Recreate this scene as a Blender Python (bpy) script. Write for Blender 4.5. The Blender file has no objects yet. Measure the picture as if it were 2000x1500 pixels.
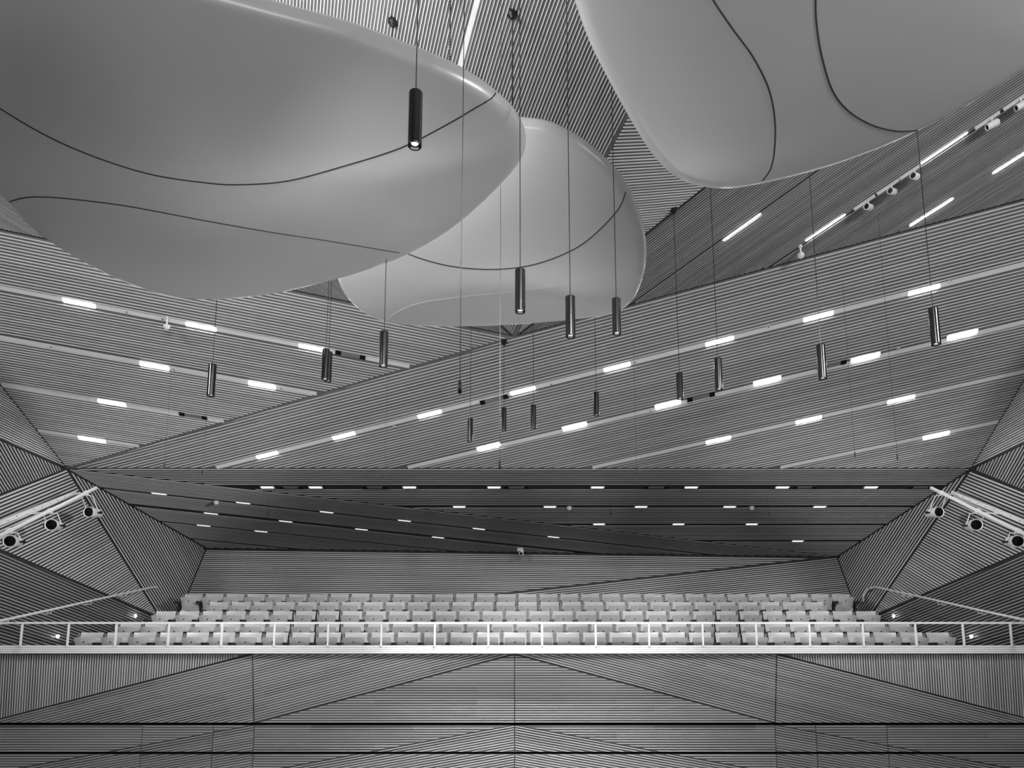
import bpy, math, random
import numpy as np
from mathutils import Vector
from mathutils.bvhtree import BVHTree
random.seed(7)
SC = bpy.context.scene
COL = SC.collection

# ------------------------------------------------------------------ camera
FPX = 1400.0; CX = 1005.0; PY = 1075.3          # focal length and principal point on the 2000x1500 frame
TH = math.atan(0.1463)                           # upward pitch of the lens axis
EYE = 4.6                                        # eye height above the stalls floor
cam_d = bpy.data.cameras.new('camera'); cam = bpy.data.objects.new('camera', cam_d); COL.objects.link(cam)
cam_d.sensor_width = 36.0; cam_d.lens = 36.0 * FPX / 2000.0
cam_d.shift_x = -(CX - 1000.0) / 2000.0; cam_d.shift_y = (PY - 750.0) / 2000.0
cam_d.clip_start = 0.05; cam_d.clip_end = 200
cam.location = (0, 0, EYE); cam.rotation_euler = (math.pi / 2 + TH, 0, 0)
SC.camera = cam
SC.view_settings.view_transform = 'Standard'; SC.view_settings.look = 'None'
SC.view_settings.gamma = 1.0; SC.view_settings.use_curve_mapping = False
SC.view_settings.exposure = -0.12

# ------------------------------------------------------------------ world, front spots and added unseen fill lamps
w = bpy.data.worlds.new('world'); SC.world = w; w.use_nodes = True
w.node_tree.nodes['Background'].inputs[0].default_value = (0.5, 0.5, 0.5, 1)
w.node_tree.nodes['Background'].inputs[1].default_value = 0.02
def area(name, loc, target, sx, sy, power, spread=180):
    d = bpy.data.lights.new(name, 'AREA'); d.shape = 'RECTANGLE'; d.size = sx; d.size_y = sy
    d.energy = power; d.spread = math.radians(spread)
    o = bpy.data.objects.new(name, d); COL.objects.link(o); o.location = loc
    o.rotation_euler = (Vector(target) - Vector(loc)).to_track_quat('-Z', 'Y').to_euler()
    return o
def spot(name, loc, target, power, cone, blend=0.6, r=0.12):
    d = bpy.data.lights.new(name, 'SPOT'); d.energy = power; d.spot_size = math.radians(cone); d.spot_blend = blend; d.shadow_soft_size = r
    o = bpy.data.objects.new(name, d); COL.objects.link(o); o.location = loc
    o.rotation_euler = (Vector(target) - Vector(loc)).to_track_quat('-Z', 'Y').to_euler()
    return o
area('front_fill', (-9.8, 0.5, EYE + 6.8), (1, 15, EYE + 2.0), 2.4, 0.7, 560)  # unseen wash lamps added to brighten the hall from the front
area('front_fill', (9.8, 0.5, EYE + 6.8), (-1, 15, EYE + 2.0), 2.4, 0.7, 560)
area('front_fill', (0.3, -3.0, EYE + 7.0), (0.3, 14, EYE + 3.0), 4.0, 0.7, 150)
for tx, pw in ((-7.6, 1800), (-4.6, 2450), (-1.5, 3000), (1.6, 3500), (4.6, 2800), (7.6, 1800)):
    spot('front_spot', (2.0, 1.0, EYE + 5.0), (tx, 15.5, EYE + 1.0), pw, 23, 0.8, 0.35)
for sg in (-1, 1):
    spot('wall_fill_spot', (9.6 * sg, 2.0, EYE + 2.5), (-9.3 * sg, 15.6, EYE + 2.3), 6800, 19, 0.9, 0.3)  # unseen spot added to lift the opposite side wall
area('ceiling_fill', (-2.6, 5.6, EYE + 5.6), (-1.2, 7.5, EYE + 8.5), 1.6, 0.3, 110)  # unseen lamps added above the reflectors to brighten the upper ceiling
area('ceiling_fill', (3.4, 5.4, EYE + 6.5), (3.4, 8.5, EYE + 9.0), 1.6, 0.3, 30)
area('ceiling_fill', (-4.4, 6.6, EYE + 5.1), (-6.5, 10.5, EYE + 6.2), 1.4, 0.25, 75)

# ------------------------------------------------------------------ small maths: lines of sight -> points of the hall
c_, s_ = math.cos(TH), math.sin(TH)
RT = np.array([1., 0, 0]); FW = np.array([0, c_, s_]); UP = np.array([0, -s_, c_]); CAM = np.array([0, 0, EYE])
V3 = lambda *a: np.array(a, float)
def ray(px, py): return FW + RT * (px - CX) / FPX + UP * (PY - py) / FPX
def at(px, py, d): return CAM + ray(px, py) * d
def at_y(px, py, y): r = ray(px, py); return CAM + r * (y / r[1])
def at_x(px, py, x): r = ray(px, py); return CAM + r * (x / r[0])
def proj(P):
    q = np.asarray(P, float) - CAM; d = q @ FW
    return np.array([CX + FPX * (q @ RT) / d, PY - FPX * (q @ UP) / d])
def unit(v): v = np.asarray(v, float); return v / np.linalg.norm(v)
def vp(px, py): return unit(ray(px, py))
def plane(p, u, v): return (np.array(p, float), unit(np.cross(u, v)))
def hit(pl, px, py):
    r = ray(px, py); t = ((pl[0] - CAM) @ pl[1]) / (r @ pl[1]); return CAM + r * t

# ------------------------------------------------------------------ materials (all neutral: the hall is seen in black and white)
def mat(name, v, rough=0.6, spec=0.4, coat=0.0, emit=None, metal=0.0):
    m = bpy.data.materials.new(name); m.use_nodes = True
    b = m.node_tree.nodes['Principled BSDF']
    b.inputs['Base Color'].default_value = (v, v, v, 1); b.inputs['Roughness'].default_value = rough
    b.inputs['Specular IOR Level'].default_value = spec; b.inputs['Metallic'].default_value = metal
    if coat: b.inputs['Coat Weight'].default_value = coat; b.inputs['Coat Roughness'].default_value = 0.12
    if emit: b.inputs['Emission Color'].default_value = (1, 1, 1, 1); b.inputs['Emission Strength'].default_value = emit
    return m
def vary(m, lo, hi):                      # each piece a little lighter or darker
    nt = m.node_tree; oi = nt.nodes.new('ShaderNodeObjectInfo'); mr = nt.nodes.new('ShaderNodeMapRange')
    mr.inputs['To Min'].default_value = lo; mr.inputs['To Max'].default_value = hi
    nt.links.new(oi.outputs['Random'], mr.inputs['Value'])
    nt.links.new(mr.outputs['Result'], nt.nodes['Principled BSDF'].inputs['Base Color'])
    return m
def wood_panel(name, lo, hi):             # stained boards: tone changes from board to board, grain along the slats
    m = mat(name, lo, 0.55, 0.3); nt = m.node_tree; L = nt.links.new
    uv = nt.nodes.new('ShaderNodeUVMap')
    br = nt.nodes.new('ShaderNodeTexBrick'); br.offset = 0.37
    br.inputs['Color1'].default_value = (0, 0, 0, 1); br.inputs['Color2'].default_value = (1, 1, 1, 1)
    br.inputs['Scale'].default_value = 1; br.inputs['Mortar Size'].default_value = 0
    br.inputs['Brick Width'].default_value = 1.9; br.inputs['Row Height'].default_value = 0.12
    mp = nt.nodes.new('ShaderNodeMapping'); mp.inputs['Scale'].default_value = (0.9, 22, 1)
    no = nt.nodes.new('ShaderNodeTexNoise'); no.inputs['Scale'].default_value = 1.0; no.inputs['Detail'].default_value = 3
    mx = nt.nodes.new('ShaderNodeMix'); mx.data_type = 'FLOAT'; mx.inputs['Factor'].default_value = 0.5
    mr = nt.nodes.new('ShaderNodeMapRange'); mr.inputs['To Min'].default_value = lo; mr.inputs['To Max'].default_value = hi
    L(uv.outputs[0], br.inputs['Vector']); L(uv.outputs[0], mp.inputs['Vector']); L(mp.outputs[0], no.inputs['Vector'])
    L(br.outputs['Color'], mx.inputs[2]); L(no.outputs['Fac'], mx.inputs[3]); L(mx.outputs[0], mr.inputs['Value'])
    L(mr.outputs['Result'], nt.nodes['Principled BSDF'].inputs['Base Color'])
    return m
def ply(name, lo, hi):
    m = mat(name, lo, 0.27, 0.5); nt = m.node_tree; L = nt.links.new
    tc = nt.nodes.new('ShaderNodeTexCoord'); mp = nt.nodes.new('ShaderNodeMapping'); mp.inputs['Scale'].default_value = (14, 14, 1.2)
    no = nt.nodes.new('ShaderNodeTexNoise'); no.inputs['Scale'].default_value = 2.0; no.inputs['Detail'].default_value = 4
    oi = nt.nodes.new('ShaderNodeObjectInfo'); ad = nt.nodes.new('ShaderNodeMath'); ad.operation = 'MULTIPLY_ADD'; ad.inputs[1].default_value = 0.5
    mr = nt.nodes.new('ShaderNodeMapRange'); mr.inputs['From Max'].default_value = 1.5
    mr.inputs['To Min'].default_value = lo; mr.inputs['To Max'].default_value = hi
    L(tc.outputs['Object'], mp.inputs['Vector']); L(mp.outputs[0], no.inputs['Vector'])
    L(oi.outputs['Random'], ad.inputs[0]); L(no.outputs['Fac'], ad.inputs[2]); L(ad.outputs[0], mr.inputs['Value'])
    L(mr.outputs['Result'], nt.nodes['Principled BSDF'].inputs['Base Color'])
    return m
M = {}
M['slat'] = vary(mat('light_batten', 0.5, 0.5, 0.3), 0.58, 0.74)
M['slat_shaded'] = vary(mat('shaded_batten', 0.3, 0.5, 0.3), 0.26, 0.36)  # same battens, colour darkened to stand in for dimmer light
M['panel'] = wood_panel('stained_boards', 0.10, 0.24)
M['panel_light'] = wood_panel('stained_boards_upper', 0.11, 0.22)
M['panel_shaded'] = wood_panel('shaded_boards', 0.02, 0.05)  # board colour darkened for the shade between battens
M['fascia'] = wood_panel('stained_fascia_boards', 0.07, 0.20)
M['channel'] = mat('channel_paint', 0.88, 0.5)
M['channel_shaded'] = mat('channel_shade_tone', 0.035, 0.7)  # dark colour stands in for shade inside the soffit channels
M['white'] = mat('white_paint', 0.82, 0.4)
M['shell'] = mat('reflector_lacquer', 0.66, 0.36, 0.7, coat=0.7)
M['shell'].node_tree.nodes['Principled BSDF'].inputs['Coat Roughness'].default_value = 0.2
M['seam'] = mat('seam_gasket', 0.05, 0.5)
M['seam_light'] = mat('seam_filler', 0.75, 0.4)
M['black'] = mat('black_metal', 0.012, 0.35, 0.5)
M['pendant'] = mat('black_anodised', 0.008, 0.16, 0.7)
M['dark'] = mat('dark_void', 0.01, 0.9, 0.1)
M['grey'] = mat('grey_metal', 0.22, 0.45)
M['lens'] = mat('lens_glass', 0.005, 0.2, 0.2)
M['lamp'] = mat('lamp_diffuser', 0.9, 0.4, emit=38.0)
M['lamp_dim'] = mat('dimmed_diffuser', 0.9, 0.4, emit=0.9)
M['downlight'] = mat('downlight_emitter', 0.9, 0.4, emit=5.0)
M['steplight'] = mat('step_light_emitter', 0.9, 0.4, emit=90.0)
M['ply'] = ply('pale_plywood', 0.50, 0.68)
M['rail'] = mat('white_rail', 0.85, 0.35)
M['steel'] = mat('brushed_steel', 0.78, 0.35, 0.5)
M['floor'] = mat('dark_floor', 0.10, 0.6)
M['stalls'] = mat('pale_wood_floor', 0.7, 0.5)
M['stalls_a'] = mat('bounce_floor_dark', 0.09, 0.6)  # unseen floor tones, stepped to grade the bounce light
M['stalls_b'] = mat('bounce_floor_dim', 0.11, 0.6)
M['stalls_c'] = mat('bounce_floor_grey', 0.24, 0.6)
M['stage'] = mat('black_stage_floor', 0.04, 0.6)
M['shellwall'] = mat('plain_wall', 0.06, 0.8)

# ------------------------------------------------------------------ object helpers
def mk(name, verts, faces, m, parent=None, smooth=False, uvs=None):
    me = bpy.data.meshes.new(name); me.from_pydata([tuple(map(float, v)) for v in verts], [], faces)
    if m is not None: me.materials.append(m)
    if smooth:
        me.polygons.foreach_set('use_smooth', [True] * len(me.polygons)); me.set_sharp_from_angle(angle=math.radians(48))
    if uvs is not None:
        ul = me.uv_layers.new(name='UVMap')
        for l in me.loops: ul.data[l.index].uv = uvs[l.vertex_index]
    o = bpy.data.objects.new(name, me); COL.objects.link(o)
    if parent is not None: o.parent = parent
    return o
def tag(o, label, cat, group=None, kind=None):
    o['label'] = label; o['category'] = cat
    if group: o['group'] = group
    if kind: o['kind'] = kind
    return o
def empty(name, loc):
    o = bpy.data.objects.new(name, None); COL.objects.link(o); o.location = tuple(map(float, loc)); o.empty_display_size = 0.1
    return o
class MB:
    def __init__(s): s.v = []; s.f = []
    def add(s, v, f):
        k = len(s.v); s.v += [np.asarray(q, float) for q in v]; s.f += [[i + k for i in g] for g in f]; return s
    def box(s, c, ax, ay, az, hx, hy, hz):              # oriented box, half sizes
        c = np.asarray(c, float); v = []
        for i in (-1, 1):
            for j in (-1, 1):
                for k in (-1, 1): v.append(c + ax * hx * i + ay * hy * j + az * hz * k)
        return s.add(v, [[0, 1, 3, 2], [4, 6, 7, 5], [0, 4, 5, 1], [2, 3, 7, 6], [0, 2, 6, 4], [1, 5, 7, 3]])
    def bx(s, x0, x1, y0, y1, z0, z1):
        return s.box(((x0 + x1) / 2, (y0 + y1) / 2, (z0 + z1) / 2), V3(1, 0, 0), V3(0, 1, 0), V3(0, 0, 1), (x1 - x0) / 2, (y1 - y0) / 2, (z1 - z0) / 2)
    def lathe(s, p0, axis, prof, n=20):                 # prof: (distance along axis, radius)
        a = unit(axis); u = unit(np.cross(a, V3(0.31, 0.22, 0.93) if abs(a[2]) < .9 else V3(1, 0.1, 0))); w = np.cross(a, u)
        p0 = np.asarray(p0, float); k = len(prof); v = []
        for t, r in prof:
            for i in range(n):
                g = 2 * math.pi * i / n; v.append(p0 + a * t + (u * math.cos(g) + w * math.sin(g)) * max(r, 1e-4))
        f = []
        for j in range(k - 1):
            for i in range(n): f.append([j * n + i, j * n + (i + 1) % n, (j + 1) * n + (i + 1) % n, (j + 1) * n + i])
        f.append(list(range(n))[::-1]); f.append([(k - 1) * n + i for i in range(n)])
        return s.add(v, f)
    def tube(s, pts, r, n=8):
        pts = [np.asarray(p, float) for p in pts]; v = []
        u = None
        for i, p in enumerate(pts):
            t = unit(pts[min(i + 1, len(pts) - 1)] - pts[max(i - 1, 0)])
            if u is None: u = unit(np.cross(t, V3(0.2, 0.1, 1) if abs(t[2]) < .9 else V3(1, 0.2, 0)))
            else: u = unit(u - t * (u @ t))
            w = np.cross(t, u)
            for k in range(n): g = 2 * math.pi * k / n; v.append(p + (u * math.cos(g) + w * math.sin(g)) * r)
        f = []
        for j in range(len(pts) - 1):
            for i in range(n): f.append([j * n + i, j * n + (i + 1) % n, (j + 1) * n + (i + 1) % n, (j + 1) * n + i])
        f.append(list(range(n))[::-1]); f.append([(len(pts) - 1) * n + i for i in range(n)])
        return s.add(v, f)
    def build(s, name, m, parent=None, smooth=False):
        off = V3(0, 0, 0); q = parent
        while q is not None: off = off + V3(*q.location); q = q.parent
        o = mk(name, [q - off for q in s.v], s.f, m, parent, smooth)
        return o
def child_of(parent, o): o.parent = parent; return o
ORD = ['', 'first', 'second', 'third', 'fourth', 'fifth', 'sixth', 'seventh', 'eighth', 'ninth', 'tenth', 'eleventh', 'twelfth', 'thirteenth',
       'fourteenth', 'fifteenth', 'sixteenth', 'seventeenth', 'eighteenth', 'nineteenth', 'twentieth'] + ['twenty-' + q for q in
       ('first', 'second', 'third', 'fourth', 'fifth', 'sixth', 'seventh', 'eighth', 'ninth')] + ['thirtieth', 'thirty-first', 'thirty-second', 'thirty-third']

# ------------------------------------------------------------------ slatted facets
def shrink(poly, m):
    n = len(poly); ar = sum(poly[i][0] * poly[(i + 1) % n][1] - poly[(i + 1) % n][0] * poly[i][1] for i in range(n))
    if ar < 0: poly = poly[::-1]
    hp = []
    for i in range(n):
        p, q = np.array(poly[i]), np.array(poly[(i + 1) % n]); d = unit(q - p); nn = np.array([-d[1], d[0]]); hp.append((nn, nn @ p + m))
    out = []
    for i in range(n):
        (a, ca), (b, cb) = hp[i - 1], hp[i]
        out.append(np.linalg.solve(np.array([a, b]), np.array([ca, cb])))
    return out, hp
FACETS = {}
def facet(key, name, pts, sdir, ref, period, label, cat, m='panel', chans=(), fill=0.32, h=0.013, edge=0.03, gap=0.0, chan_w=1.75, chan_m='channel', back=0.06, sm='slat'):
    """A flat facet of boarding with light battens along sdir; ref/period set the batten pitch; chans are light channels along the battens."""
    P = [np.asarray(p, float) for p in pts]
    n = unit(np.cross(P[1] - P[0], P[2] - P[0]))
    if n @ (CAM - P[0]) < 0: n = -n
    s = unit(sdir - n * (sdir @ n)); p = np.cross(n, s); O = P[0]
    pl = (O, n)
    q3 = hit(pl, *ref); e = 0.02
    a0 = proj(q3); da = unit(proj(q3 + s * e) - a0); db = (proj(q3 + p * e) - a0) / e
    pitch = period / abs(da[0] * db[1] - da[1] * db[0])
    P2 = [np.array([(q - O) @ s, (q - O) @ p]) for q in P]
    poly, _ = shrink(P2, gap) if gap else shrink(P2, 0.0)
    _, hp = shrink(P2, edge)
    k = len(poly); to3 = lambda a, b, z=0.0: O + s * a + p * b + n * z
    top = [to3(a, b) for a, b in poly]; bot = [to3(a, b, -back) for a, b in poly]
    body = mk(name, top + bot, [list(range(k)), [k + i for i in range(k)][::-1]] + [[i, k + i, k + (i + 1) % k, (i + 1) % k] for i in range(k)], M[m],
              uvs=[tuple(q) for q in poly] * 2)
    tag(body, label, cat, kind='structure')
    wd = pitch * fill
    def span(b):
        lo, hi = -1e9, 1e9
        for nn, c in hp:
            if abs(nn[0]) < 1e-9:
                if nn[1] * b < c: return None
            else:
                a = (c - nn[1] * b) / nn[0]
                if nn[0] > 0: lo = max(lo, a)
                else: hi = min(hi, a)
        return (lo, hi) if hi - lo > 0.04 else None
    chb = [((hit(pl, *c) - O) @ p) for c in chans]; cw = pitch * chan_w
    bs = [q[1] for q in poly]; b = min(bs) + 0.5 * pitch; cnt = 0
    for i in range(k):
        e0, e1 = poly[i], poly[(i + 1) % k]; L = np.linalg.norm(e1 - e0)
        if abs(e1[1] - e0[1]) < 0.02 * L and L > 0.5:
            eb = (e0[1] + e1[1]) / 2; lo_side = eb < (min(bs) + max(bs)) / 2
            b0 = eb + (edge + wd * 0.55 + abs(e1[1] - e0[1]) / 2) * (1 if lo_side else -1)
            b = b0 - pitch * math.floor((b0 - min(bs)) / pitch); break
    while b < max(bs):
        if not any(abs(b - cb) < cw / 2 + wd * 0.35 for cb in chb):
            s0, s1 = span(b - wd / 2), span(b + wd / 2)
            if s0 and s1:
                q = [(s0[0], b - wd / 2), (s0[1], b - wd / 2), (s1[1], b + wd / 2), (s1[0], b + wd / 2)]
                v = [to3(x, y, h) for x, y in q] + [to3(x, y, -0.001) for x, y in q]
                mk('slat', v, [[0, 1, 2, 3], [0, 4, 5, 1], [1, 5, 6, 2], [2, 6, 7, 3], [3, 7, 4, 0]], M[sm], body); cnt += 1
        b += pitch
    for cb in chb:
        s0 = span(cb)
        if s0:
            q = [(s0[0], cb - cw / 2 * .86), (s0[1], cb - cw / 2 * .86), (s0[1], cb + cw / 2 * .86), (s0[0], cb + cw / 2 * .86)]
            v = [to3(x, y, 0.004) for x, y in q] + [to3(x, y, -0.001) for x, y in q]
            mk('light_channel', v, [[0, 1, 2, 3], [0, 4, 5, 1], [1, 5, 6, 2], [2, 6, 7, 3], [3, 7, 4, 0]], M[chan_m], body)
    FACETS[key] = dict(pl=pl, n=n, s=s, p=p, pitch=pitch, cw=cw, h=h, body=body)
    print('facet', key, 'pitch %.3f' % pitch, 'slats', cnt)
    return body
def along(pl, a, b): return unit(hit(pl, *b) - hit(pl, *a))

# key corners of the folded ceiling
A = at(130, 915, 15.0); A2 = at(1897, 915, 15.0)
pF1 = plane(A, A2 - A, vp(-5190, 2325)); B = hit(pF1, 1005, 658); TR = hit(pF1, 2257, 321)
vF2 = vp(6700, 1853); pF2 = plane(A, B - A, vF2); TL = hit(pF2, -288, 390)
u1 = vp(-1103, 2262); pU1 = plane(B, TR - B, u1)
u4 = vp(3100, 2270); pU4 = plane(B, TL - B, u4)
u3 = vp(510, 1600); pU3 = plane(B, hit(pU4, 785, 460) - B, u3)
TOP = -700
E12 = hit(pU1, 1005 + (658 - TOP) / 0.79, TOP); E23 = hit(pU3, 1005 + (658 - TOP) * 0.507, TOP); E34 = hit(pU4, 1005 - (658 - TOP) / 0.9, TOP)
pU2 = plane(B, E12 - B, E23 - B)
C = at(403, 1070, 19.6); C2 = at(1635, 1087, 19.6)
pK = plane(C, C2 - C, V3(0, 0, 1))

facet('F1', 'ceiling', [A, A2, TR, B], vp(-5190, 2325), (1160, 705), 5.75, 'large right slatted ceiling facet with four rows of strip lights', 'ceiling',
      chans=[(1205, 716), (1305, 793), (1579, 819), (1828, 849)])
facet('F2', 'ceiling', [A, B, TL], vF2, (600, 610), 5.7, 'large left slatted ceiling facet below the biggest reflector', 'ceiling',
      chans=[(393, 637), (305, 713), (218, 786), (180, 857)])
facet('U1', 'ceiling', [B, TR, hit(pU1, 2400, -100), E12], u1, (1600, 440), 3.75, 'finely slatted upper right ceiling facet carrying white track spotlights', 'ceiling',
      chans=[(1448, 444), (1610, 445), (1818, 414)], m='panel_shaded', sm='slat_shaded', fill=0.55, chan_m='grey', chan_w=1.5)  # grey channel colour stands in for the shadow inside it
facet('U2', 'ceiling', [B, E12, E23], along(pU2, (1200, 333.6), (1300, 327.4)), (1245, 290), 6.3, 'narrow ceiling wedge with level slats between two reflectors', 'ceiling', fill=0.32)
facet('U3', 'ceiling', [B, E23, E34], u3, (1020, 150), 6.8, 'top centre ceiling facet with steep slats running up out of view', 'ceiling', m='panel_light', fill=0.3, chans=[(914, 70)])
facet('U4', 'ceiling', [B, E34, hit(pU4, -500, -200), TL], u4, (620, 560), 3.0, 'finely slatted upper left ceiling facet mostly hidden by reflectors', 'ceiling', m='panel_shaded', sm='slat_shaded', fill=0.5)
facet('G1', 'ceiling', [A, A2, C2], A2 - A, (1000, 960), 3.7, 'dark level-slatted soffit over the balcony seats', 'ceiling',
      chans=[(965, 951), (1252, 989), (1325, 1023), (1558, 1056)], m='panel_shaded', chan_m='channel_shaded', chan_w=1.15)
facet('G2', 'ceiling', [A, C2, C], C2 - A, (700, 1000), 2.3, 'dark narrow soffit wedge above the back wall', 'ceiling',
      chans=[(638, 1000), (706, 1033), (510, 1037), (500, 1064)], m='panel_shaded', chan_m='channel_shaded', chan_w=1.15)
# back wall
facet('K1', 'wall_back', [C, C2, hit(pK, 623, 1200), hit(pK, 350, 1200)], C2 - C, (430, 1130), 3.8, 'back wall facet of level slats behind the last seat row', 'wall', m='panel_shaded', fill=0.45)
facet('K2', 'wall_back', [C2, hit(pK, 1676, 1200), hit(pK, 623, 1200)], along(pK, (965, 1162), (1632, 1088)), (1500, 1130), 4.0, 'back wall facet of gently rising slats at right', 'wall', m='panel_shaded', fill=0.45)

# folded side walls (left, then right)
def side(sgn, A, C, nm, word):
    X = (lambda x: x) if sgn < 0 else (lambda x: 2010 - x)
    e_top = hit(pK, 350, 1200) if sgn < 0 else hit(pK, 1676, 1200)
    pW4 = plane(A, C - A, e_top - A); D = hit(pW4, X(313), 1207)
    facet('W4' + nm, 'wall_' + nm, [A, C, e_top, D], D - A, (X(190), 1000), 5.4, 'steep-slatted facet of the %s side wall next to the back wall' % word, 'wall', m='panel_shaded', fill=0.45)
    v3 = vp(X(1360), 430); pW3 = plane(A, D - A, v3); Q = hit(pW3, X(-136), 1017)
    facet('W3' + nm, 'wall_' + nm, [A, D, Q], v3, (X(100), 1060), 5.9, '%s side wall facet of rising slats behind the stage lights' % word, 'wall', m='panel_shaded', fill=0.45)
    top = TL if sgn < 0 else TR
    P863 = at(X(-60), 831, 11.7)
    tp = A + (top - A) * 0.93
    facet('W1' + nm, 'wall_' + nm, [A, tp, P863], P863 - A, (X(30), 830), 4.2, 'dim narrow facet at the top of the %s side wall' % word, 'wall', m='panel_shaded', fill=0.45)
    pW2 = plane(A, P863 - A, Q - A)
    facet('W2' + nm, 'wall_' + nm, [A, P863, Q], along(pW2, (X(20), 865), (X(55), 930)), (X(40), 910), 5.4, '%s side wall facet with diagonal slats above the stage lights' % word, 'wall', m='panel_shaded', fill=0.45)
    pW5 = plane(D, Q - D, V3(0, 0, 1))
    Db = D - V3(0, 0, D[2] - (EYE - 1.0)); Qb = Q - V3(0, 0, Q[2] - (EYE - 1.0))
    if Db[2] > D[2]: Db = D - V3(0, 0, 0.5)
    facet('W5' + nm, 'wall_' + nm, [D, Q, Qb, Db], along(pW5, (X(10), 1130), (X(110), 1170)), (X(60), 1140), 5.9, 'dark lower facet of the %s side wall beside the aisle stairs' % word, 'wall', m='panel_shaded', sm='slat_shaded', fill=0.42)
    print(word, 'D', D, 'Q', Q)
    return D, Q
DL, QL = side(-1, A, C, 'left', 'left'); DR, QR = side(1, A2, C2, 'right', 'right')

# ------------------------------------------------------------------ balcony front
p1 = at(493, 1277, 13.3); p2 = at(496, 1412, 13.378)
pB1 = plane(p1, V3(1, 0, 0), p2 - p1)
pB2 = plane(at(1005, 1416, 13.385), V3(1, 0, 0), V3(0, 0, 1))
def clipx(poly, x, keep):
    out = []
    for i in range(len(poly)):
        a, b = poly[i], poly[(i + 1) % len(poly)]; ina, inb = (a[0] - x) * keep >= 0, (b[0] - x) * keep >= 0
        if ina: out.append(a)
        if ina != inb: t = (x - a[0]) / (b[0] - a[0]); out.append((x, a[1] + t * (b[1] - a[1])))
    return out
def clipy(poly, y, keep): return [(b, a) for a, b in clipx([(q, p) for p, q in poly], y, keep)]
fcount = [0]
def front(pl, poly, d2, ref, period, label):
    cl = []
    for q in poly:
        if not any(abs(q[0] - r[0]) + abs(q[1] - r[1]) < 0.05 for r in cl): cl.append(q)
    poly = cl
    if len(poly) < 3: return
    fcount[0] += 1
    facet('P%d' % fcount[0], 'wall_balcony', [hit(pl, *q) for q in poly], along(pl, *d2), ref, period, label, 'wall panel', m='fascia', fill=0.22, h=0.012, edge=0.012, gap=0.004)
for sg, word in ((-1, 'left'), (1, 'right')):
    X = (lambda x: x) if sg < 0 else (lambda x: 2010 - x)
    mp = lambda L: [(X(a), b) for a, b in L]
    pr = lambda a, b: (mp([a])[0], mp([b])[0])
    front(pB1, mp([(-130, 1277), (491, 1277), (-31, 1412), (-130, 1412)]), pr((101, 1280), (95.5, 1370)), (X(250), 1300), 4.9, 'outer upper balcony front panel of upright slats at %s' % word)
    front(pB1, mp([(492.7, 1278), (495.7, 1412), (-28, 1412)]), pr((0, 1405), (493, 1279)), (X(400), 1360), 4.75, 'outer upper balcony front panel of slanting slats at %s' % word)
    front(pB1, mp([(493.4, 1277), (1003.5, 1277), (496.4, 1411.7)]), pr((496, 1412), (1005, 1278)), (X(600), 1350), 4.75, 'inner upper balcony front panel of slanting slats at %s' % word)
    front(pB1, mp([(1005, 1278), (1005, 1412), (498.5, 1412)]), pr((700, 1400), (800, 1400)), (X(900), 1370), 4.9, 'upper balcony front triangle of level slats left of centre' if sg < 0 else 'upper balcony front triangle of level slats right of centre')
    bands = ((1416, 1469, 'middle'), (1472.5, 1545, 'lowest'))
    outs = ((-130, 279, 'far outer'), (279, 417.5, 'outer'), (417.5, 497, 'narrow'))
    for y0, y1, bw in bands:
        xs = lambda x, y: x - (1005 - x) * (y - 1416) / 9900.0
        dg = lambda x: 1416 + (497 - x) * 0.187       # fold in the outer part
        for x0, x1, ow in outs:
            up = [(x0, 1410), (x1, 1410), (x1, dg(x1)), (x0, dg(x0))]; lo = [(x0, dg(x0)), (x1, dg(x1)), (x1, 1640), (x0, 1640)]
            for poly, dd, kind in ((up, ((x0, 1450), (x1, 1450)), 'level'), (lo, ((x0, dg(x0)), (x1, dg(x1))), 'slanting')):
                q = clipy(clipy(poly, y0, 1), y1, -1)
                if len(q) < 3 or max(a[1] for a in q) - min(a[1] for a in q) < 3: continue
                q = [(xs(a, b), b) for a, b in q]
                front(pB2, mp(q), pr(*dd), (X((x0 + x1) / 2), (y0 + y1) / 2), 4.9 if kind == 'level' else 4.8, '%s balcony front panel of %s slats in the %s band at %s' % (ow, kind, bw, word))
        dc = lambda x: 1416 + (1005 - x) * 0.187
        up = [(497, 1410), (1005, 1410), (1005, dc(1005)), (497, dc(497))]; lo = [(497, dc(497)), (1005, dc(1005)), (1005, 1640), (497, 1640)]
        for poly, dd, kind in ((up, ((600, 1440), (700, 1440)), 'level'), (lo, ((600, dc(600)), (900, dc(900))), 'slanting')):
            q = clipy(clipy(poly, y0, 1), y1, -1)
            if len(q) < 3: continue
            q = [(xs(a, b), b) for a, b in q]
            front(pB2, mp(q), pr(*dd), (X(750), (y0 + y1) / 2), 4.9 if kind == 'level' else 4.8, 'central balcony front panel of %s slats in the %s band at %s' % (kind, bw, word))
# dark carcass behind the panels, wall below, slab
yF = at(1005, 1412, 13.378)[1]
o = MB().bx(-11.4, 11.4, yF + 0.08, yF + 0.2, 0.0, EYE + 0.12).build('wall_balcony', M['dark']); tag(o, 'black wall behind the joints of the balcony front', 'wall', kind='structure')
zb = at(1005, 1545, 13.2)[2]
o = MB().bx(-11.4, 11.4, yF - 0.02, yF + 0.07, 0.0, zb - 0.03).build('wall_balcony', M['shellwall']); tag(o, 'plain wall under the balcony front', 'wall', kind='structure')
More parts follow.
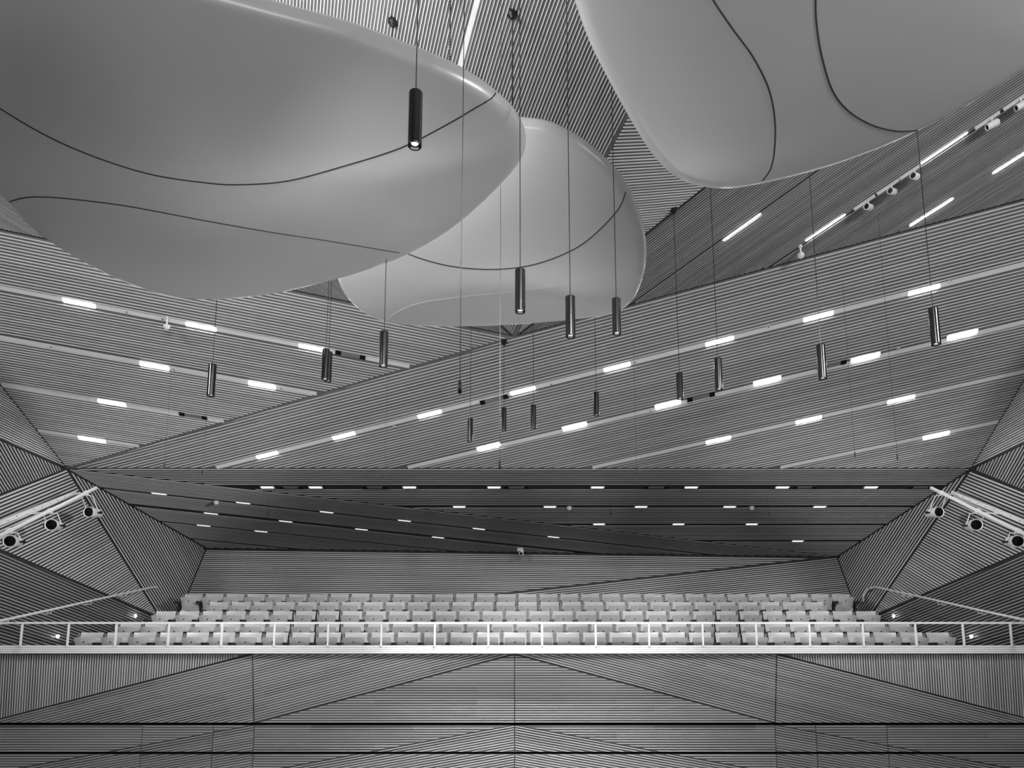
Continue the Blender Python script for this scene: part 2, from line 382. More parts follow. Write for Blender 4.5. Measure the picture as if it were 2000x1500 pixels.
# white balcony edge of four boards
eT = at(1005, 1260.5, 13.1); eB = at(1005, 1276.5, 13.1)
edge = empty('balcony_edge', (0, eT[1], eB[2])); tag(edge, 'white boarded balcony edge running the full width under the railing', 'balcony edge')
hb = (eT[2] - eB[2]) / 4
for i in range(4):
    MB().bx(-9.9, 9.9, eT[1] + 0.004 * i, eT[1] + 0.10, eB[2] + hb * i + 0.004, eB[2] + hb * (i + 1)).build('board', M['white'], edge)
MB().bx(-9.9, 9.9, eT[1] + 0.04, eT[1] + 0.32, eB[2], eT[2] - 0.01).build('core', M['white'], edge)

# ------------------------------------------------------------------ tiers and seats
ROWY = [1235.5, 1216, 1194, 1176, 1160.5]; ROWN = [33, 32, 31, 28, 32]; SEATW = 0.5297; BACKZ = 0.86
ROWNAME = ['front row', 'second row', 'third row', 'fourth row', 'back row']
rows = []
for i in range(5):
    d = 14.4 * (1 + 0.0663 * i); P = at(1005.75 + [0, .2, 2, 3.3, 4.3][i], ROWY[i], d)
    rows.append((P[0], P[1], P[2] - BACKZ, d * SEATW * 0 + SEATW))
for i, (x, y, z, _) in enumerate(rows):
    y0 = y - 0.62 if i else yF + 0.21
    y1 = rows[i + 1][1] - 0.62 if i < 4 else 19.2
    m = MB().bx(-9.3, 9.3, y0, y1, z - 0.45, z)
    o = m.build('floor', M['floor']); tag(o, 'dark stepped balcony floor under the %s of seats' % ROWNAME[i], 'floor', kind='structure')

def make_seat():
    r = empty('folding_seat', (0, 0, 0))
    def sheet(name, w, zs, bow, parent, thick=0.014, m='ply', topbow=0.0):
        nx = 8; v = []; f = []
        for side in (0, 1):
            for (yy, zz) in zs:
                for k in range(nx + 1):
                    t = k / nx * 2 - 1
                    dz = -topbow * t * t if (yy, zz) == zs[-1] else 0
                    v.append((w / 2 * t, yy + bow * t * t + thick * side, zz + dz))
        nr = len(zs); N = nr * (nx + 1)
        for j in range(nr - 1):
            for k in range(nx):
                a = j * (nx + 1) + k; b = a + 1; c = b + nx + 1; e = a + nx + 1
                f.append([a, b, c, e]); f.append([N + a, N + e, N + c, N + b])
        for j in range(nr - 1):
            for k in (0, nx):
                a = j * (nx + 1) + k; e = a + nx + 1; f.append([a, e, N + e, N + a] if k == 0 else [a, N + a, N + e, e])
        for k in range(nx):
            f.append([k, N + k, N + k + 1, k + 1]); b = (nr - 1) * (nx + 1) + k; f.append([b, b + 1, N + b + 1, N + b])
        return mk(name, v, f, M[m], parent, smooth=True)
    bk = sheet('backrest', 0.445, [(-0.15, 0.43), (-0.10, 0.58), (-0.04, 0.73), (-0.005, 0.83), (0.0, 0.86)], -0.018, r, topbow=-0.004)
    pan = sheet('seat_pan', 0.41, [(-0.15, 0.37), (-0.20, 0.48), (-0.26, 0.60), (-0.308, 0.70), (-0.33, 0.76)], 0.042, r, thick=0.02, topbow=0.006)
    b = MB().lathe((0, -0.288, 0.667), (0, -1, -0.45), [(0, 0.013), (0.012, 0.013)], 10).build('bolt', M['black'], pan)
    arm = MB().bx(-0.036, 0.036, -0.39, -0.06, 0.59, 0.655)
    arm.bx(-0.012, 0.012, -0.22, -0.10, 0.35, 0.61)
    am = arm.build('armrest', M['black'], r); am.location = (SEATW / 2, 0, 0)
    ps = MB().bx(-0.02, 0.02, -0.05, 0.0, 0.0, 0.84).build('back_post', M['grey'], r); ps.location = (SEATW / 2, 0.03, 0)
    pd = MB().bx(-0.03, 0.03, -0.24, -0.06, 0.0, 0.42).bx(-0.05, 0.05, -0.28, 0.0, 0.0, 0.012).build('pedestal', M['black'], r)
    return r
proto = make_seat()
kids = [(k, list(k.children)) for k in list(proto.children)]
def dup_seat():
    r = proto.copy(); COL.objects.link(r)
    for k, gs in kids:
        c = k.copy(); COL.objects.link(c); c.parent = r
        for g in gs:
            e = g.copy(); COL.objects.link(e); e.parent = c
    return r
first = True
for i, (x0, y, z, sw) in enumerate(rows):
    n = ROWN[i]
    for k in range(n):
        sarm = None
        o = proto if first else dup_seat(); first = False
        o.location = (x0 + (k - (n - 1) / 2) * sw, y, z)
        pos = '%s from the left' % ORD[k + 1] if k < n - 1 else 'last at the right'
        tag(o, 'pale plywood folding seat in the %s, %s' % (ROWNAME[i], pos), 'seat', 'plywood seats in the %s' % ROWNAME[i])
        if k == 0:
            for nm in ('armrest', 'back_post'):
                src = [q for q, _ in kids if q.name.split('.')[0] == nm][0]
                e = src.copy(); COL.objects.link(e); e.parent = o; e.location = (-SEATW / 2, e.location[1], 0)

# ------------------------------------------------------------------ railing
rt = at(1005, 1216.5, 13.1); rail = empty('balcony_railing', (0, rt[1] + 0.05, eT[2])); tag(rail, 'white metal railing with square posts along the balcony edge', 'railing')
yr = rt[1] + 0.05; zt = rt[2]
MB().bx(-9.9, 9.9, yr - 0.022, yr + 0.022, zt - 0.017, zt + 0.017).build('top_rail', M['rail'], rail)
posts = [44, 135, 228, 330.7, 434.5, 537, 641.5, 745.5, 849.7, 954, 1058.5, 1163, 1267, 1371.7, 1476, 1580, 1684.4, 1787, 1879.5, 1972.5]
for px in posts:
    q = at_y(px, 1218, yr)
    MB().bx(q[0] - 0.016, q[0] + 0.016, yr - 0.012, yr + 0.012, eT[2] - 0.02, zt).build('post', M['rail'], rail)

# ------------------------------------------------------------------ acoustic reflectors
def spline(pts, n, closed=True):
    P = [np.asarray(p, float) for p in pts]; k = len(P); out = []
    L = [np.linalg.norm(P[(i + 1) % k] - P[i]) for i in range(k if closed else k - 1)]
    tot = sum(L)
    for i in range(len(L)):
        g = (lambda j: P[j % k]) if closed else (lambda j: P[max(0, min(k - 1, j))])
        p0, p1_, p2_, p3 = g(i - 1), g(i), g(i + 1), g(i + 2); m = max(2, int(round(n * L[i] / tot)))
        for t in np.arange(m) / m:
            out.append(0.5 * ((2 * p1_) + (p2_ - p0) * t + (2 * p0 - 5 * p1_ + 4 * p2_ - p3) * t * t + (3 * p1_ - p0 - 3 * p2_ + p3) * t ** 3))
    if not closed: out.append(P[-1])
    return out
def reflector(three, outline, bulge, seams, label, mounts=()):
    q = [at_y(*t) for t in three]; pl = plane(q[0], q[1] - q[0], q[2] - q[0]); n = pl[1] if pl[1][2] > 0 else -pl[1]
    rim = [hit(pl, *o) for o in spline([V3(*o) for o in outline], 150)]; N = len(rim)
    cen = sum(rim) / N
    prof = []                                        # (r, height along n): underside from the middle to the rim, then the top
    T, r0 = 0.10, 0.945
    def under(r): return -bulge * (1 - r ** 2.4) - (T if r <= r0 else T * math.sqrt(max(0.0, 1 - ((r - r0) / (1 - r0)) ** 2)))
    for r in (0.06, .15, .25, .35, .45, .55, .64, .72, .79, .85, .90, .93, .945, .955, .966, .976, .985, .992, .997, .9995): prof.append((r, under(r)))
    prof.append((1.0, 0.0))
    for r in (.997, .99, .98, .96, .92, .8, .5): prof.append((r, 0.09 * (1 - r ** 24) ** 0.5))
    v = [cen - n * (bulge + 0.10)]; f = []
    for r, hgt in prof:
        for p in rim: v.append(cen + (p - cen) * r + n * hgt)
    for i in range(N): f.append([0, 1 + (i + 1) % N, 1 + i])
    for j in range(len(prof) - 1):
        for i in range(N): f.append([1 + j * N + i, 1 + j * N + (i + 1) % N, 1 + (j + 1) * N + (i + 1) % N, 1 + (j + 1) * N + i])
    v.append(cen + n * 0.09); last = 1 + (len(prof) - 1) * N
    for i in range(N): f.append([last + i, last + (i + 1) % N, len(v) - 1])
    root = empty('acoustic_reflector', cen); tag(root, label, 'reflector', 'suspended acoustic reflectors')
    sh = mk('shell', [p - cen for p in v], f, M['shell'], root, smooth=True)
    bv = BVHTree.FromPolygons([Vector(p) for p in v], f)
    for path, wd, mm in seams:
        V, Fc = [], []; pts = []
        for o in spline([V3(*a) for a in path], 60, closed=False):
            d = ray(*o); loc, nor, _, _ = bv.ray_cast(Vector(CAM), Vector(d))
            if loc is None: continue
            nn = V3(*nor); nn = nn if nn @ (CAM - V3(*loc)) > 0 else -nn
            pts.append((V3(*loc), nn))
        for i, (p, nn) in enumerate(pts):
            t = unit(pts[min(i + 1, len(pts) - 1)][0] - pts[max(i - 1, 0)][0]); w = np.cross(nn, t) * wd / 2
            V += [p - w - cen + nn * .0005, p - w * .6 - cen + nn * .004, p + w * .6 - cen + nn * .004, p + w - cen + nn * .0005]
        for i in range(len(pts) - 1):
            a = 4 * i
            for j in range(3): Fc.append([a + j, a + j + 1, a + j + 5, a + j + 4])
        if V: mk('seam', V, Fc, M[mm], root)
    print(label, 'centre', cen, 'z range', min(p[2] for p in v), max(p[2] for p in v))
    return root, n, pl, cen
RL = reflector([(1028, 280, 6.5), (400, 577, 7.8), (0, 375, 6.2)],
    [(0, 375), (45, 425), (100, 466), (170, 508), (250, 546), (330, 570), (400, 577), (500, 571), (600, 552), (700, 525), (780, 497), (860, 455), (920, 410), (975, 358), (1010, 318), (1026, 285),
     (1024, 250), (1005, 213), (975, 183), (940, 156), (900, 132), (850, 108), (800, 88), (720, 57), (650, 35), (520, 0), (380, -38), (200, -80), (30, -95), (-90, -50), (-150, 60), (-150, 180), (-90, 285)],
    0.36, [([(-120, 130), (0, 212), (100, 270), (200, 312), (300, 342), (400, 357), (465, 361), (560, 354), (660, 328), (780, 290), (870, 245), (930, 210), (960, 192), (968, 181)], 0.014, 'seam'),
          ([(18, 394), (50, 386), (90, 385), (150, 390), (250, 403), (400, 431), (520, 452), (650, 472), (780, 494)], 0.012, 'seam')],
    'largest white acoustic reflector, hanging at the upper left')
RC = reflector([(1028, 230, 7.2), (980, 630, 9.6), (1263, 490, 8.45)],
    [(1028, 230), (1080, 240), (1150, 280), (1215, 345), (1250, 420), (1263, 490), (1255, 545), (1232, 588), (1190, 609), (1100, 621), (980, 630), (830, 632), (740, 620), (690, 590), (663, 550), (658, 505),
     (680, 440), (740, 365), (830, 295), (930, 243), (985, 230)],
    0.34, [([(1222, 375), (1210, 405), (1180, 440), (1140, 475), (1100, 497), (1050, 515), (1000, 524), (940, 526), (870, 518), (800, 497), (740, 465)], 0.016, 'seam'),
          ([(757, 624), (775, 610), (820, 592), (900, 580), (1000, 570), (1100, 558), (1200, 544), (1254, 538)], 0.014, 'seam_light')],
    'middle white acoustic reflector half hidden behind the largest one')
RR = reflector([(1195, 155, 6.2), (1390, 366, 7.0), (1900, 195, 6.3)],
    [(1122, 0), (1150, 78), (1190, 158), (1240, 248), (1280, 308), (1325, 348), (1390, 366), (1470, 360), (1600, 328), (1700, 294), (1800, 249), (1900, 195), (2000, 130), (2100, 55), (2190, -50), (2200, -180),
     (2080, -300), (1850, -370), (1550, -400), (1300, -380), (1140, -300), (1085, -200), (1090, -100)],
    0.32, [([(1360, -60), (1393, 0), (1430, 55), (1470, 110), (1500, 170), (1513, 230), (1513, 290), (1505, 330), (1489, 353)], 0.016, 'seam'),
          ([(1596, -60), (1593, 0), (1595, 50), (1605, 110), (1625, 175), (1655, 215), (1700, 243), (1750, 256), (1792, 255)], 0.016, 'seam')],
    'white acoustic reflector with two dark joints at the upper right')

# ------------------------------------------------------------------ ceiling above a point
CEIL = [FACETS[k]['body'] for k in ('F1', 'F2', 'U1', 'U2', 'U3', 'U4', 'G1', 'G2')]
CB = []
for b in CEIL:
    CB.append(BVHTree.FromPolygons([v.co.copy() for v in b.data.vertices], [list(p.vertices) for p in b.data.polygons]))
def ceil_z(x, y, z0):
    best = None
    for t in CB:
        loc, nor, _, _ = t.ray_cast(Vector((x, y, z0)), Vector((0, 0, 1)))
        if loc and (best is None or loc.z < best): best = loc.z
    return best if best else EYE + 9.0

# ------------------------------------------------------------------ pendants
def cylinder_pendant(px, ytop, ybot, label, d=None):
    d = d or 588.0 / (ybot - ytop)
    bot = at(px, ybot - 60.0 / d * .8, d); r = 0.047; Lh = 0.40
    root = empty('pendant_light', bot); tag(root, label, 'pendant light', 'black cylinder pendants')
    zc = ceil_z(bot[0], bot[1], bot[2] + Lh + .05)
    MB().lathe(bot, (0, 0, 1), [(0.032, r * .80), (0.025, r * .80), (0.006, r * .84), (0.001, r * .86), (0.0, r * .88), (0.0, r * .95), (0.002, r * .985), (0.004, r), (0.008, r), (0.2, r), (Lh - .008, r), (Lh - .004, r), (Lh - .001, r * .98), (Lh, r * .95), (Lh, r * .9), (Lh, 0.004)], 28).build('housing', M['pendant'], root, True)
    MB().lathe(bot + V3(0, 0, 0.022), (0, 0, 1), [(0.0, r * .02), (-0.004, r * .3), (0.0, r * .5), (0.006, r * .5)], 20).build('lamp', M['downlight'], root, True)
    sp = spot('pendant_beam', tuple(bot - V3(0, 0, 0.02)), tuple(bot - V3(0, 0, 2)), 760, 75, 0.5, 0.0); sp.parent = root; sp.location = (0, 0, 0.008)
    MB().tube([bot + V3(0, 0, Lh), V3(bot[0], bot[1], zc)], 0.0042, 6).build('cord', M['black'], root)
    MB().lathe(V3(bot[0], bot[1], zc), (0, 0, -1), [(-0.02, 0.055), (0.03, 0.055), (0.09, 0.012)], 16).build('ceiling_mount', M['black'], root)
    return root
for px, a, b, lab in [
    (810, 174, 296, 'largest black pendant, hanging in front of the largest reflector'),
    (1016, 525, 617, 'black pendant in front of the middle reflector, left of a close pair'),
    (1114.5, 578, 665, 'black pendant at the lower edge of the middle reflector, between two others'),
    (1205, 582, 659, 'black pendant at the right rim of the middle reflector'),
    (1828.5, 601, 680, 'rightmost black pendant, below the right reflector'),
    (1607, 673, 746, 'second black pendant from the right'),
    (1404.5, 700, 767, 'third black pendant from the right'),
    (1328.5, 728, 784, 'fourth black pendant from the right, beside the bright strip light'),
    (1165, 766, 815.5, 'small black pendant alone between the two right light rows'),
    (1042, 791, 840, 'small black pendant, rightmost of the three low central ones'),
    (984, 797, 844, 'small black pendant, middle of the three low central ones'),
    (918, 817.5, 866.5, 'small black pendant, leftmost of the three low central ones'),
    
    (634.5, 682, 747, 'front one of two overlapping black pendants left of centre'),
    (411.5, 711, 779, 'leftmost black pendant, below the largest reflector')]:
    cylinder_pendant(px, a, b, lab)
cylinder_pendant(748.5, 647, 722, 'black pendant below the left rim of the middle reflector', d=7.84)
cylinder_pendant(640, 685.5, 750, 'rear one of two overlapping black pendants left of centre', d=9.35)

# ------------------------------------------------------------------ hanging microphones
def hanging_mic(px, py, d, label, r=0.006, ln=0.09, cr=0.0022):
    p = at(px, py, d); zc = ceil_z(p[0], p[1], p[2] + ln + 0.02)
    root = empty('hanging_microphone', p); tag(root, label, 'microphone', 'thin hanging microphones')
    MB().lathe(p, (0, 0, 1), [(0, r * .6), (r * .6, r), (ln * .8, r), (ln, r * .4)], 10).build('capsule', M['black'], root, True)
    MB().tube([p + V3(0, 0, ln), V3(p[0], p[1], zc)], cr, 5).build('cable', M['black'], root)
hanging_mic(898, 769, 5.6, 'stout black microphone hanging on a cable in front of the middle reflector', r=0.016, ln=0.105, cr=0.0036)
for px, py, d, lab in [
    (976, 917, 7.1, 'thin microphone on a long cable at the centre of the ceiling fold'),
    (751, 933, 12.2, 'thin microphone hanging below the ceiling fold left of centre'),
    (321, 914, 12.5, 'thin microphone at the left end of the ceiling fold'),
    (395, 926, 13.2, 'thin microphone just below the left ceiling fold'),
    (1243.5, 924, 12.2, 'thin microphone below the ceiling fold right of centre'),
    (1670, 893, 11.5, 'thin microphone near the lowest right light row'),
    (1753, 898, 10.5, 'rightmost thin hanging microphone by the lowest light row')]:
    hanging_mic(px, py, d, lab, r=0.010)
for px, py, d, lab in [
    (524, 1006, 16.4, 'short microphone under the soffit wedge at left'),
    (839.5, 1005, 16.4, 'short microphone under the soffit left of the middle'),
    (1193, 1006, 16.2, 'short microphone under the level-slatted soffit right of the middle'),
    (1501, 1008, 16.2, 'short microphone under the soffit near the right wall')]:
    hanging_mic(px, py, d, lab, r=0.012)

# hangers of the middle reflector seen against the ceiling
def hanger(name, px, py, root, label_m, beaded):
    F = FACETS['U3']; top = hit(F['pl'], px, py); n = RC[1]
    t = ((RC[2][0] - top) @ n) / (V3(0, 0, -1) @ n); bot = top + V3(0, 0, -1) * t
    off = V3(*root.location); m = MB()
    if beaded:
        z = top[2]; k = 0
        while z > bot[2]:
            m.lathe(V3(top[0], top[1], z), (0, 0, -1), [(0, 0.004), (0.008, 0.011), (0.024, 0.011), (0.032, 0.004)], 6); z -= 0.036
    else: m.tube([top, bot], 0.004, 6)
    m.build(name, M['black'], root)
    MB().lathe(top, (0, 0, -1), [(-0.03, 0.05), (0.03, 0.06), (0.07, 0.02)], 16).build('ceiling_mount', M['black'], root)
hanger('hanger_chain', 1001, 26, RC[0], '', True)
hanger('hanger_chain', 880, -20, RC[0], '', True)

# ------------------------------------------------------------------ strip lights and slots in the channels
def strip_light(key, px, py, ln, label, group, emit='lamp'):
    F = FACETS[key]; c = hit(F['pl'], px, py); s, p, n = F['s'], F['p'], F['n']; hw = F['cw'] * 0.40
    if key == 'U1': hw *= 0.55
    if key == 'G2': hw *= 0.8
    root = empty('strip_light', c); tag(root, label, 'strip light', group)
    MB().box(c + n * 0.009, s, p, n, ln / 2 + 0.02, hw, 0.005).build('housing', M['white'], root)
    MB().box(c + n * 0.017, s, p, n, ln / 2, hw * 0.86, 0.004).build('diffuser', M[emit], root)
ROWS = [('F1', 0.47, 'top channel of the large right ceiling', [(528, 896), (676, 857), (842, 814), (1022, 765), (1205, 716), (1405, 663), (1598, 612), (1805, 560)]),
        ('F1', 0.47, 'second channel of the large right ceiling', [(958, 880), (1124, 838), (1305, 793), (1498, 743), (1690, 696), (1880, 647)]),
        ('F1', 0.47, 'third channel of the large right ceiling', [(1403, 860), (1579, 819), (1760, 775)]),
        ('F1', 0.47, 'lowest channel of the large right ceiling', [(1828, 849)]),
        ('F2', 0.47, 'top channel of the large left ceiling', [(155, 590), (393, 637), (612, 678)]),
        ('F2', 0.47, 'second channel of the large left ceiling', [(302, 713), (512, 752)]),
        ('F2', 0.47, 'third channel of the large left ceiling', [(219, 786)]),
        ('F2', 0.47, 'lowest channel of the large left ceiling', [(180, 857)]),
        ('U1', 0.62, 'inner channel of the upper right ceiling', [(1448, 443)]),
        ('U1', 0.62, 'track channel of the upper right ceiling', [(1611, 444), (1842, 289.5)]),
        ('U1', 0.62, 'outer channel of the upper right ceiling', [(1818, 414), (1985, 308)]),
        ('G1', 0.27, 'first channel of the level soffit', [(523, 952), (617, 952), (800, 951.5), (965, 951), (1167, 951), (1350, 951), (1528, 951), (1701, 951)]),
        ('G1', 0.27, 'second channel of the level soffit', [(897, 989), (1074, 989), (1252, 989), (1425, 989), (1601, 989)]),
        ('G1', 0.27, 'third channel of the level soffit', [(1170, 1023), (1325, 1023), (1468, 1023)]),
        ('G1', 0.27, 'last channel of the level soffit', [(1558, 1056)]),
        ('G2', 0.30, 'first channel of the soffit wedge', [(312, 966), (475, 982), (638, 1000), (790, 1016), (936, 1031), (1082, 1047)]),
        ('G2', 0.30, 'second channel of the soffit wedge', [(412, 1002), (558, 1018), (706, 1033), (856, 1048)]),
        ('G2', 0.30, 'third channel of the soffit wedge', [(398, 1026), (510, 1037)])]
for key, ln, where, pts in ROWS:
    F = FACETS[key]; n = len(pts)
    base = hit(F['pl'], *pts[n // 2])
    for k, (px, py) in enumerate(pts):
        c = hit(F['pl'], px, py); c = c - F['p'] * ((c - base) @ F['p'])         # keep the row on its channel
        qx, qy = proj(c)
        lab = ('strip light in the %s, %s from left' % (where, ORD[k + 1])) if n > 1 else 'only lit strip light in the %s' % where
        strip_light(key, qx, qy, ln, lab, 'recessed strip lights', 'lamp_dim' if key[0] == 'G' else 'lamp')
for key, where, pts in [('F1', 'top channel of the right ceiling', [(770, 833), (1077, 750), (1240, 707), (1500, 637), (1856, 545)]),
                        ('F1', 'second channel of the right ceiling', [(1270, 801), (1755, 680)]),
                        ('F2', 'top channel of the left ceiling', [(248, 608), (318, 622)]),
                        ('F2', 'second channel of the left ceiling', [(100, 676), (340, 720), (549, 757)])]:
    F = FACETS[key]
    for k, (px, py) in enumerate(pts):
        c = hit(F['pl'], px, py); n = F['n']
        root = empty('ceiling_sprinkler', c); tag(root, 'small round sprinkler in the %s, %s from left' % (where, ORD[k + 1]), 'sprinkler', 'ceiling sprinklers')
        MB().lathe(c + n * .004, n, [(0, .028), (.004, .028), (.006, .02)], 14).build('rosette', M['white'], root)
        MB().lathe(c + n * .01, n, [(0, .008), (.02, .008), (.022, .013), (.025, .013)], 10).build('head', M['grey'], root)
def slot(key, x0, x1, y0, y1, label):
    F = FACETS[key]; a, b = hit(F['pl'], x0, y0), hit(F['pl'], x1, y1); c = (a + b) / 2; ln = abs((b - a) @ F['s']) / 2
    s, p, n = F['s'], F['p'], F['n']; hw = F['cw'] * 0.42
    root = empty('recessed_slot', c); tag(root, label, 'slot', 'dark slots in the light channels')
    MB().box(c + n * 0.010, s, p, n, ln, hw, 0.005).build('cover', M['grey'], root)
    for e in (-1, 1): MB().box(c + s * e * (ln - 0.05) + n * 0.015, s, p, n, 0.05, hw, 0.006).build('end_block', M['dark'], root)
slot('F2', 655, 714, 687.5, 697.5, 'dark recessed slot in the top channel of the left ceiling facet')
slot('F2', 350, 405, 807, 816, 'dark recessed slot in the third channel of the left ceiling facet')
slot('F1', 938, 992, 787, 772.5, 'dark recessed slot in the top channel of the right ceiling facet')
slot('F1', 1342, 1396, 781, 769, 'dark recessed slot in the second right channel, left one')
slot('F1', 1596, 1653, 719, 705, 'dark recessed slot in the second right channel, behind a pendant')
for k, (a, b) in enumerate([(545, 592), (708, 756), (985, 1033), (1257, 1306), (1548, 1595), (1774, 1822)]):
    slot('G1', a, b, 951, 951, 'dark slot in the first channel of the level soffit, %s from left' % ORD[k + 1])

# ------------------------------------------------------------------ side wall handrails, step lights
def handrail(sg, word):
    X = (lambda x: x) if sg < 0 else (lambda x: 2010 - x)
    xw = 9.15 * sg
    P = [at_x(X(a), b, xw) for a, b in [(-90, 1231), (0, 1212.5), (100, 1191), (200, 1168.5), (290, 1148.5), (300, 1146.5), (310, 1148)]]
    P += [P[-1] + V3(0, 0.22, -0.05), P[-1] + V3(0, 0.36, -0.13), P[-1] + V3(0, 0.42, -0.22), P[-1] + V3(0, 0.43, -0.32)]
    root = empty('handrail', P[1]); tag(root, 'pale tubular handrail climbing along the %s side wall' % word, 'handrail')
    MB().tube(P, 0.024, 10).build('rail', M['steel'], root, True)
    for a, b in [(17, 1210), (100, 1191), (178, 1173.5), (248, 1158)]:
        q = at_x(X(a), b, xw); MB().tube([q, q + V3(0, 0, -0.07), q + V3(0.16 * sg, 0, -0.09)], 0.008, 6).build('bracket', M['steel'], root)
    for k, (a, b) in enumerate([(110, 1243), (262, 1203)]):
        F = FACETS['W5' + word]; c = hit(F['pl'], X(a), b); n = F['n']
        r2 = empty('step_light', c); tag(r2, 'small bright step light on the %s side wall, %s' % (word, ['lower one', 'upper one near the seats'][k]), 'step light', 'wall step lights')
        MB().lathe(c, n, [(0.0, 0.045), (0.03, 0.045), (0.034, 0.036)], 18).build('housing', M['white'], r2)
        MB().lathe(c + n * 0.034, n, [(0.0, 0.034), (0.012, 0.03), (0.022, 0.012)], 18).build('lamp', M['steplight'], r2, True)
handrail(-1, 'left'); handrail(1, 'right')

# ------------------------------------------------------------------ stage lights on pipes at both sides
def stage_bar(sg, word):
    X = (lambda x: x) if sg < 0 else (lambda x: 2007 - x)
    xw = 8.55 * sg
    a, b = at_x(X(188), 953, xw), at_x(X(-95), 1093, xw)
    root = empty('lighting_bar', b); tag(root, 'white pipe and drilled beam for stage lights on the %s wall' % word, 'lighting bar')
    MB().tube([a, b], 0.033, 14).build('pipe', M['white'], root, True)
    xb = 8.95 * sg
    c, d = at_x(X(148), 962, xb), at_x(X(-60), 1046, xb); s = unit(d - c); up = unit(np.cross(s, V3(1, 0, 0))); up = up if up[2] > 0 else -up
    bm = MB().box((c + d) / 2, s, up, V3(1, 0, 0), np.linalg.norm(d - c) / 2, 0.036, 0.02).build('beam', M['channel'], root)
    Lb = np.linalg.norm(d - c)
    for k in range(12):
        q = c + s * Lb * (k + .7) / 12.5 + up * (0.01 if k % 2 else -0.008) - V3(0.02 * sg, 0, 0)
        MB().lathe(q, V3(-sg, 0, 0), [(-.002, .009), (.004, .009)], 8).build('hole', M['dark'], bm)
    for t in (0.08, 0.42, 0.75): 
        q = a + (b - a) * t; e = c + s * (s @ (q - c)); MB().tube([q, e], 0.016, 6).build('bracket', M['white'], root)
    for k, (px, py, rr) in enumerate([(173, 1000, 10.5), (100, 1025, 11.5), (19, 1057, 12)]):
        L0 = at_x(X(px), py, 8.5 * sg); aim = unit(V3(-0.22 * sg, -1.0, -0.12)) if k else unit(V3(0.12 * sg, -1, -0.1))
        dd = (L0 - CAM) @ FW; R = rr / FPX * dd
        r2 = empty('stage_spotlight', L0); tag(r2, ['white stage spotlight on the %s pipe, farthest from us', 'white stage spotlight on the %s pipe, middle one', 'white stage spotlight on the %s pipe, nearest the picture edge'][k] % word, 'spotlight', 'stage spotlights')
        bk = L0 - aim * 0.0
        MB().lathe(bk, -aim, [(0.02, R * .82), (0.0, R * .86), (-0.012, R), (0.03, R * 1.04), (0.05, R * .95), (0.16, R * .92), (0.18, R * .84), (0.30, R * .8), (0.33, R * .6), (0.36, R * .3)], 24).build('body', M['white'], r2, True)
        MB().lathe(bk + aim * 0.004, -aim, [(0.0, R * .84), (0.012, R * .84)], 24).build('lens', M['lens'], r2)
        pt = a + (b - a) * np.clip(((L0 - a) @ unit(b - a) + (-0.12)) / np.linalg.norm(b - a), 0.02, 0.98)
        mid = L0 - aim * 0.14; lat = unit(np.cross(aim, V3(0, 0, 1)))
        tp = V3(pt[0], mid[1], 0) * 0 + pt
        for e in (-1, 1):
            MB().tube([mid + lat * R * 1.12 * e, mid + lat * R * 1.12 * e + (tp - mid) * 0.85, tp - V3(0, 0, 0.04)], 0.009, 6).build('yoke_arm', M['white'], r2)
            MB().lathe(mid + lat * R * .9 * e, lat * e, [(0, .02), (.05, .02), (.055, .03), (.08, .03)], 10).build('knob', M['black'], r2)
        MB().lathe(tp - unit(b - a) * 0.03, unit(b - a), [(0, .05), (.06, .05)], 12).build('clamp', M['white'], r2)
stage_bar(-1, 'left'); stage_bar(1, 'right')

# ------------------------------------------------------------------ track spots on the upper right facet
F = FACETS['U1']
for k, (px, py) in enumerate([(1690, 405), (1736, 375), (1780, 345), (1930, 243), (1987, 206)]):
    base = hit(F['pl'], px + 4, py - 14); ch = hit(F['pl'], 1610, 445); base = base - F['p'] * ((base - ch) @ F['p'])
    root = empty('track_spotlight', base); tag(root, 'white cylinder track spotlight on the upper right ceiling, %s from the left' % ORD[k + 1], 'track spotlight', 'white track spotlights')
    n, s, p = F['n'], F['s'], F['p']; s = s if s[0] > 0 else -s
    MB().box(base + n * 0.035 - s * 0.05, s, p, n, 0.16, 0.018, 0.016).build('adapter', M['white'], root)
    j = base + n * 0.05; bt = V3(*j) + V3(0, 0, -0.10)
    MB().tube([j, bt], 0.011, 8).build('stem', M['white'], root)
    ax = unit(V3(-0.72, -0.62, -0.30)) if k < 3 else unit(V3(-0.85, 0.15, -0.42))
    MB().lathe(bt - ax * 0.085, ax, [(0, .03), (.003, .045), (.01, .048), (.16, .048), (.168, .046), (.17, .04), (.14, .036)], 18).build('head', M['white'], root, True)
    MB().lathe(bt + ax * 0.06, ax, [(0, .037), (.006, .037)], 16).build('lens', M['lens'], root)

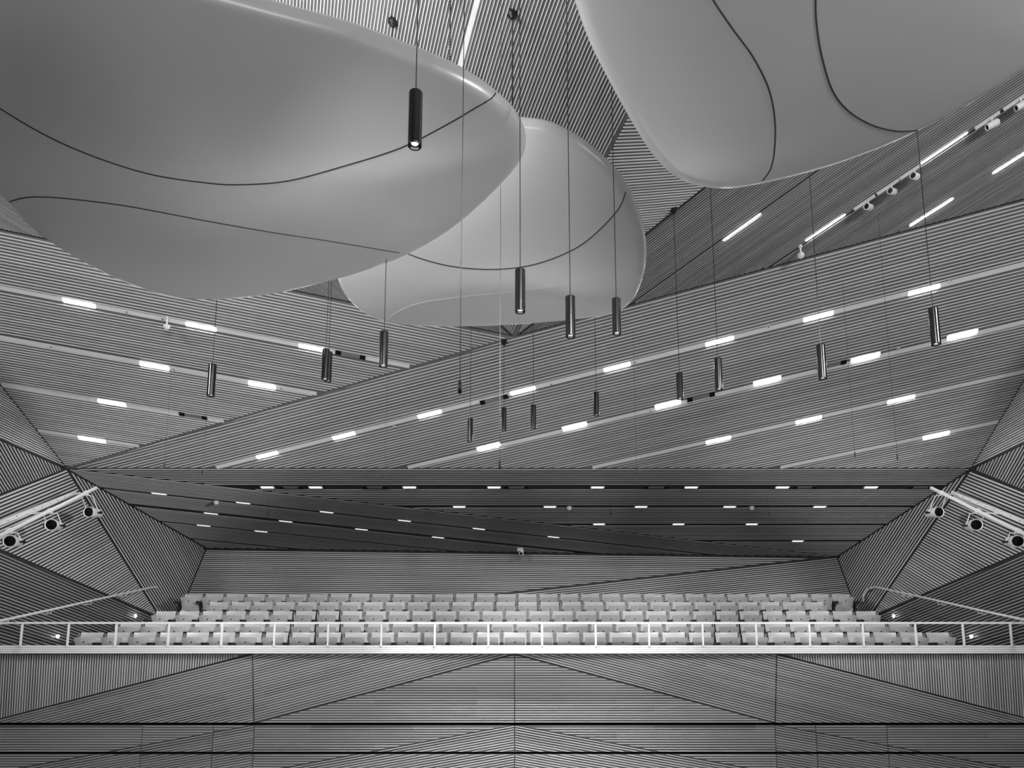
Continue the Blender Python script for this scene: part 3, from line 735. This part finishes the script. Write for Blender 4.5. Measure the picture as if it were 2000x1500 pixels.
# ------------------------------------------------------------------ sensors and camera
def stem_sensor(key, px, py, ln, label):
    F = FACETS[key]; b = hit(F['pl'], px, py); root = empty('ceiling_sensor', b); tag(root, label, 'sensor', 'white ceiling sensors')
    MB().lathe(b, (0, 0, -1), [(-.02, .03), (.02, .03), (.03, .015), (ln, .015)], 12).build('stem', M['white'], root, True)
    MB().lathe(b - V3(0, 0, ln), (0, 0, -1), [(0, .05), (.03, .055), (.06, .04), (.08, .015)], 16).build('dome', M['white'], root, True)
stem_sensor('U1', 1563, 481, 0.13, 'white sensor on a short stem at the edge of the right ceiling')
stem_sensor('F2', 327, 620, 0.14, 'white sensor on a short stem under the left ceiling')
def dome(key, px, py, label):
    F = FACETS[key]; b = hit(F['pl'], px, py); n = F['n']; root = empty('dome_sensor', b); tag(root, label, 'sensor', 'white dome sensors')
    MB().lathe(b, n, [(0, .06), (.035, .06), (.04, .05)], 16).build('base', M['white'], root)
    MB().lathe(b + n * .04, n, [(0, .055), (.02, .05), (.04, .035), (.052, .012)], 16).build('dome', M['white'], root, True)
dome('G2', 423, 979, 'white dome sensor on the soffit wedge at left')
dome('G1', 1112, 990, 'white dome sensor at the middle of the level soffit')
dome('G1', 1468, 990, 'white dome sensor at the right of the level soffit')
cp = at(1016, 1078, 19.2); root = empty('security_camera', cp); tag(root, 'white camera mounted over the back wall at the centre', 'camera')
MB().bx(cp[0] - .08, cp[0] + .08, cp[1] - .05, cp[1] + .2, cp[2] + .02, cp[2] + .11).bx(cp[0] + .03, cp[0] + .09, cp[1] - .06, cp[1] + .06, cp[2] - .08, cp[2] + .05).build('bracket', M['white'], root)
MB().lathe(cp + V3(.02, .03, -.05), (0, -1, -.08), [(0, .05), (.03, .06), (.14, .06), (.15, .05)], 18).build('body', M['white'], root, True)
MB().lathe(cp + V3(.02, -.118, -.062), (0, -1, -.08), [(0, .042), (.008, .042)], 18).build('lens', M['lens'], root)

# ------------------------------------------------------------------ the rest of the hall around and behind the viewpoint
for k, (y0, y1, mm, lab) in enumerate([(-14, 4.6, 'stage', 'black stage floor'), (4.6, 6.2, 'stalls_a', 'unseen floor strip before the stage, darkened to cut bounce light'), (6.2, 7.8, 'stalls_b', 'unseen first stalls floor strip, toned to grade bounce light'),
                                     (7.8, 9.0, 'stalls_c', 'unseen second stalls floor strip, greyed to grade bounce light'), (9.0, 12.3, 'stalls', 'pale stalls floor below the balcony'), (12.3, yF + 0.1, 'stalls_b', 'unseen floor strip by the balcony front, darkened to cut bounce light')]):  # strip tones set to steer bounce light onto reflectors and balcony front
    o = MB().bx(-12, 12, y0, y1, -0.2, 0.0).build('floor', M[mm]); tag(o, lab, 'floor', kind='structure')
o = MB().bx(-12.2, -11.5, -14, 11.0, 0, EYE + 10).build('wall_left', M['shellwall']); tag(o, 'plain left wall of the stage end', 'wall', kind='structure')
o = MB().bx(11.5, 12.2, -14, 11.0, 0, EYE + 10).build('wall_right', M['shellwall']); tag(o, 'plain right wall of the stage end', 'wall', kind='structure')
o = MB().bx(-12, 12, -14.3, -14, 0, EYE + 10).build('wall_front', M['shellwall']); tag(o, 'plain wall behind the stage', 'wall', kind='structure')
o = MB().bx(-12, 12, -14, 3.2, EYE + 9.0, EYE + 9.3).build('ceiling', M['shellwall']); tag(o, 'plain ceiling over the stage end', 'ceiling', kind='structure')
print('objects', len(bpy.data.objects))
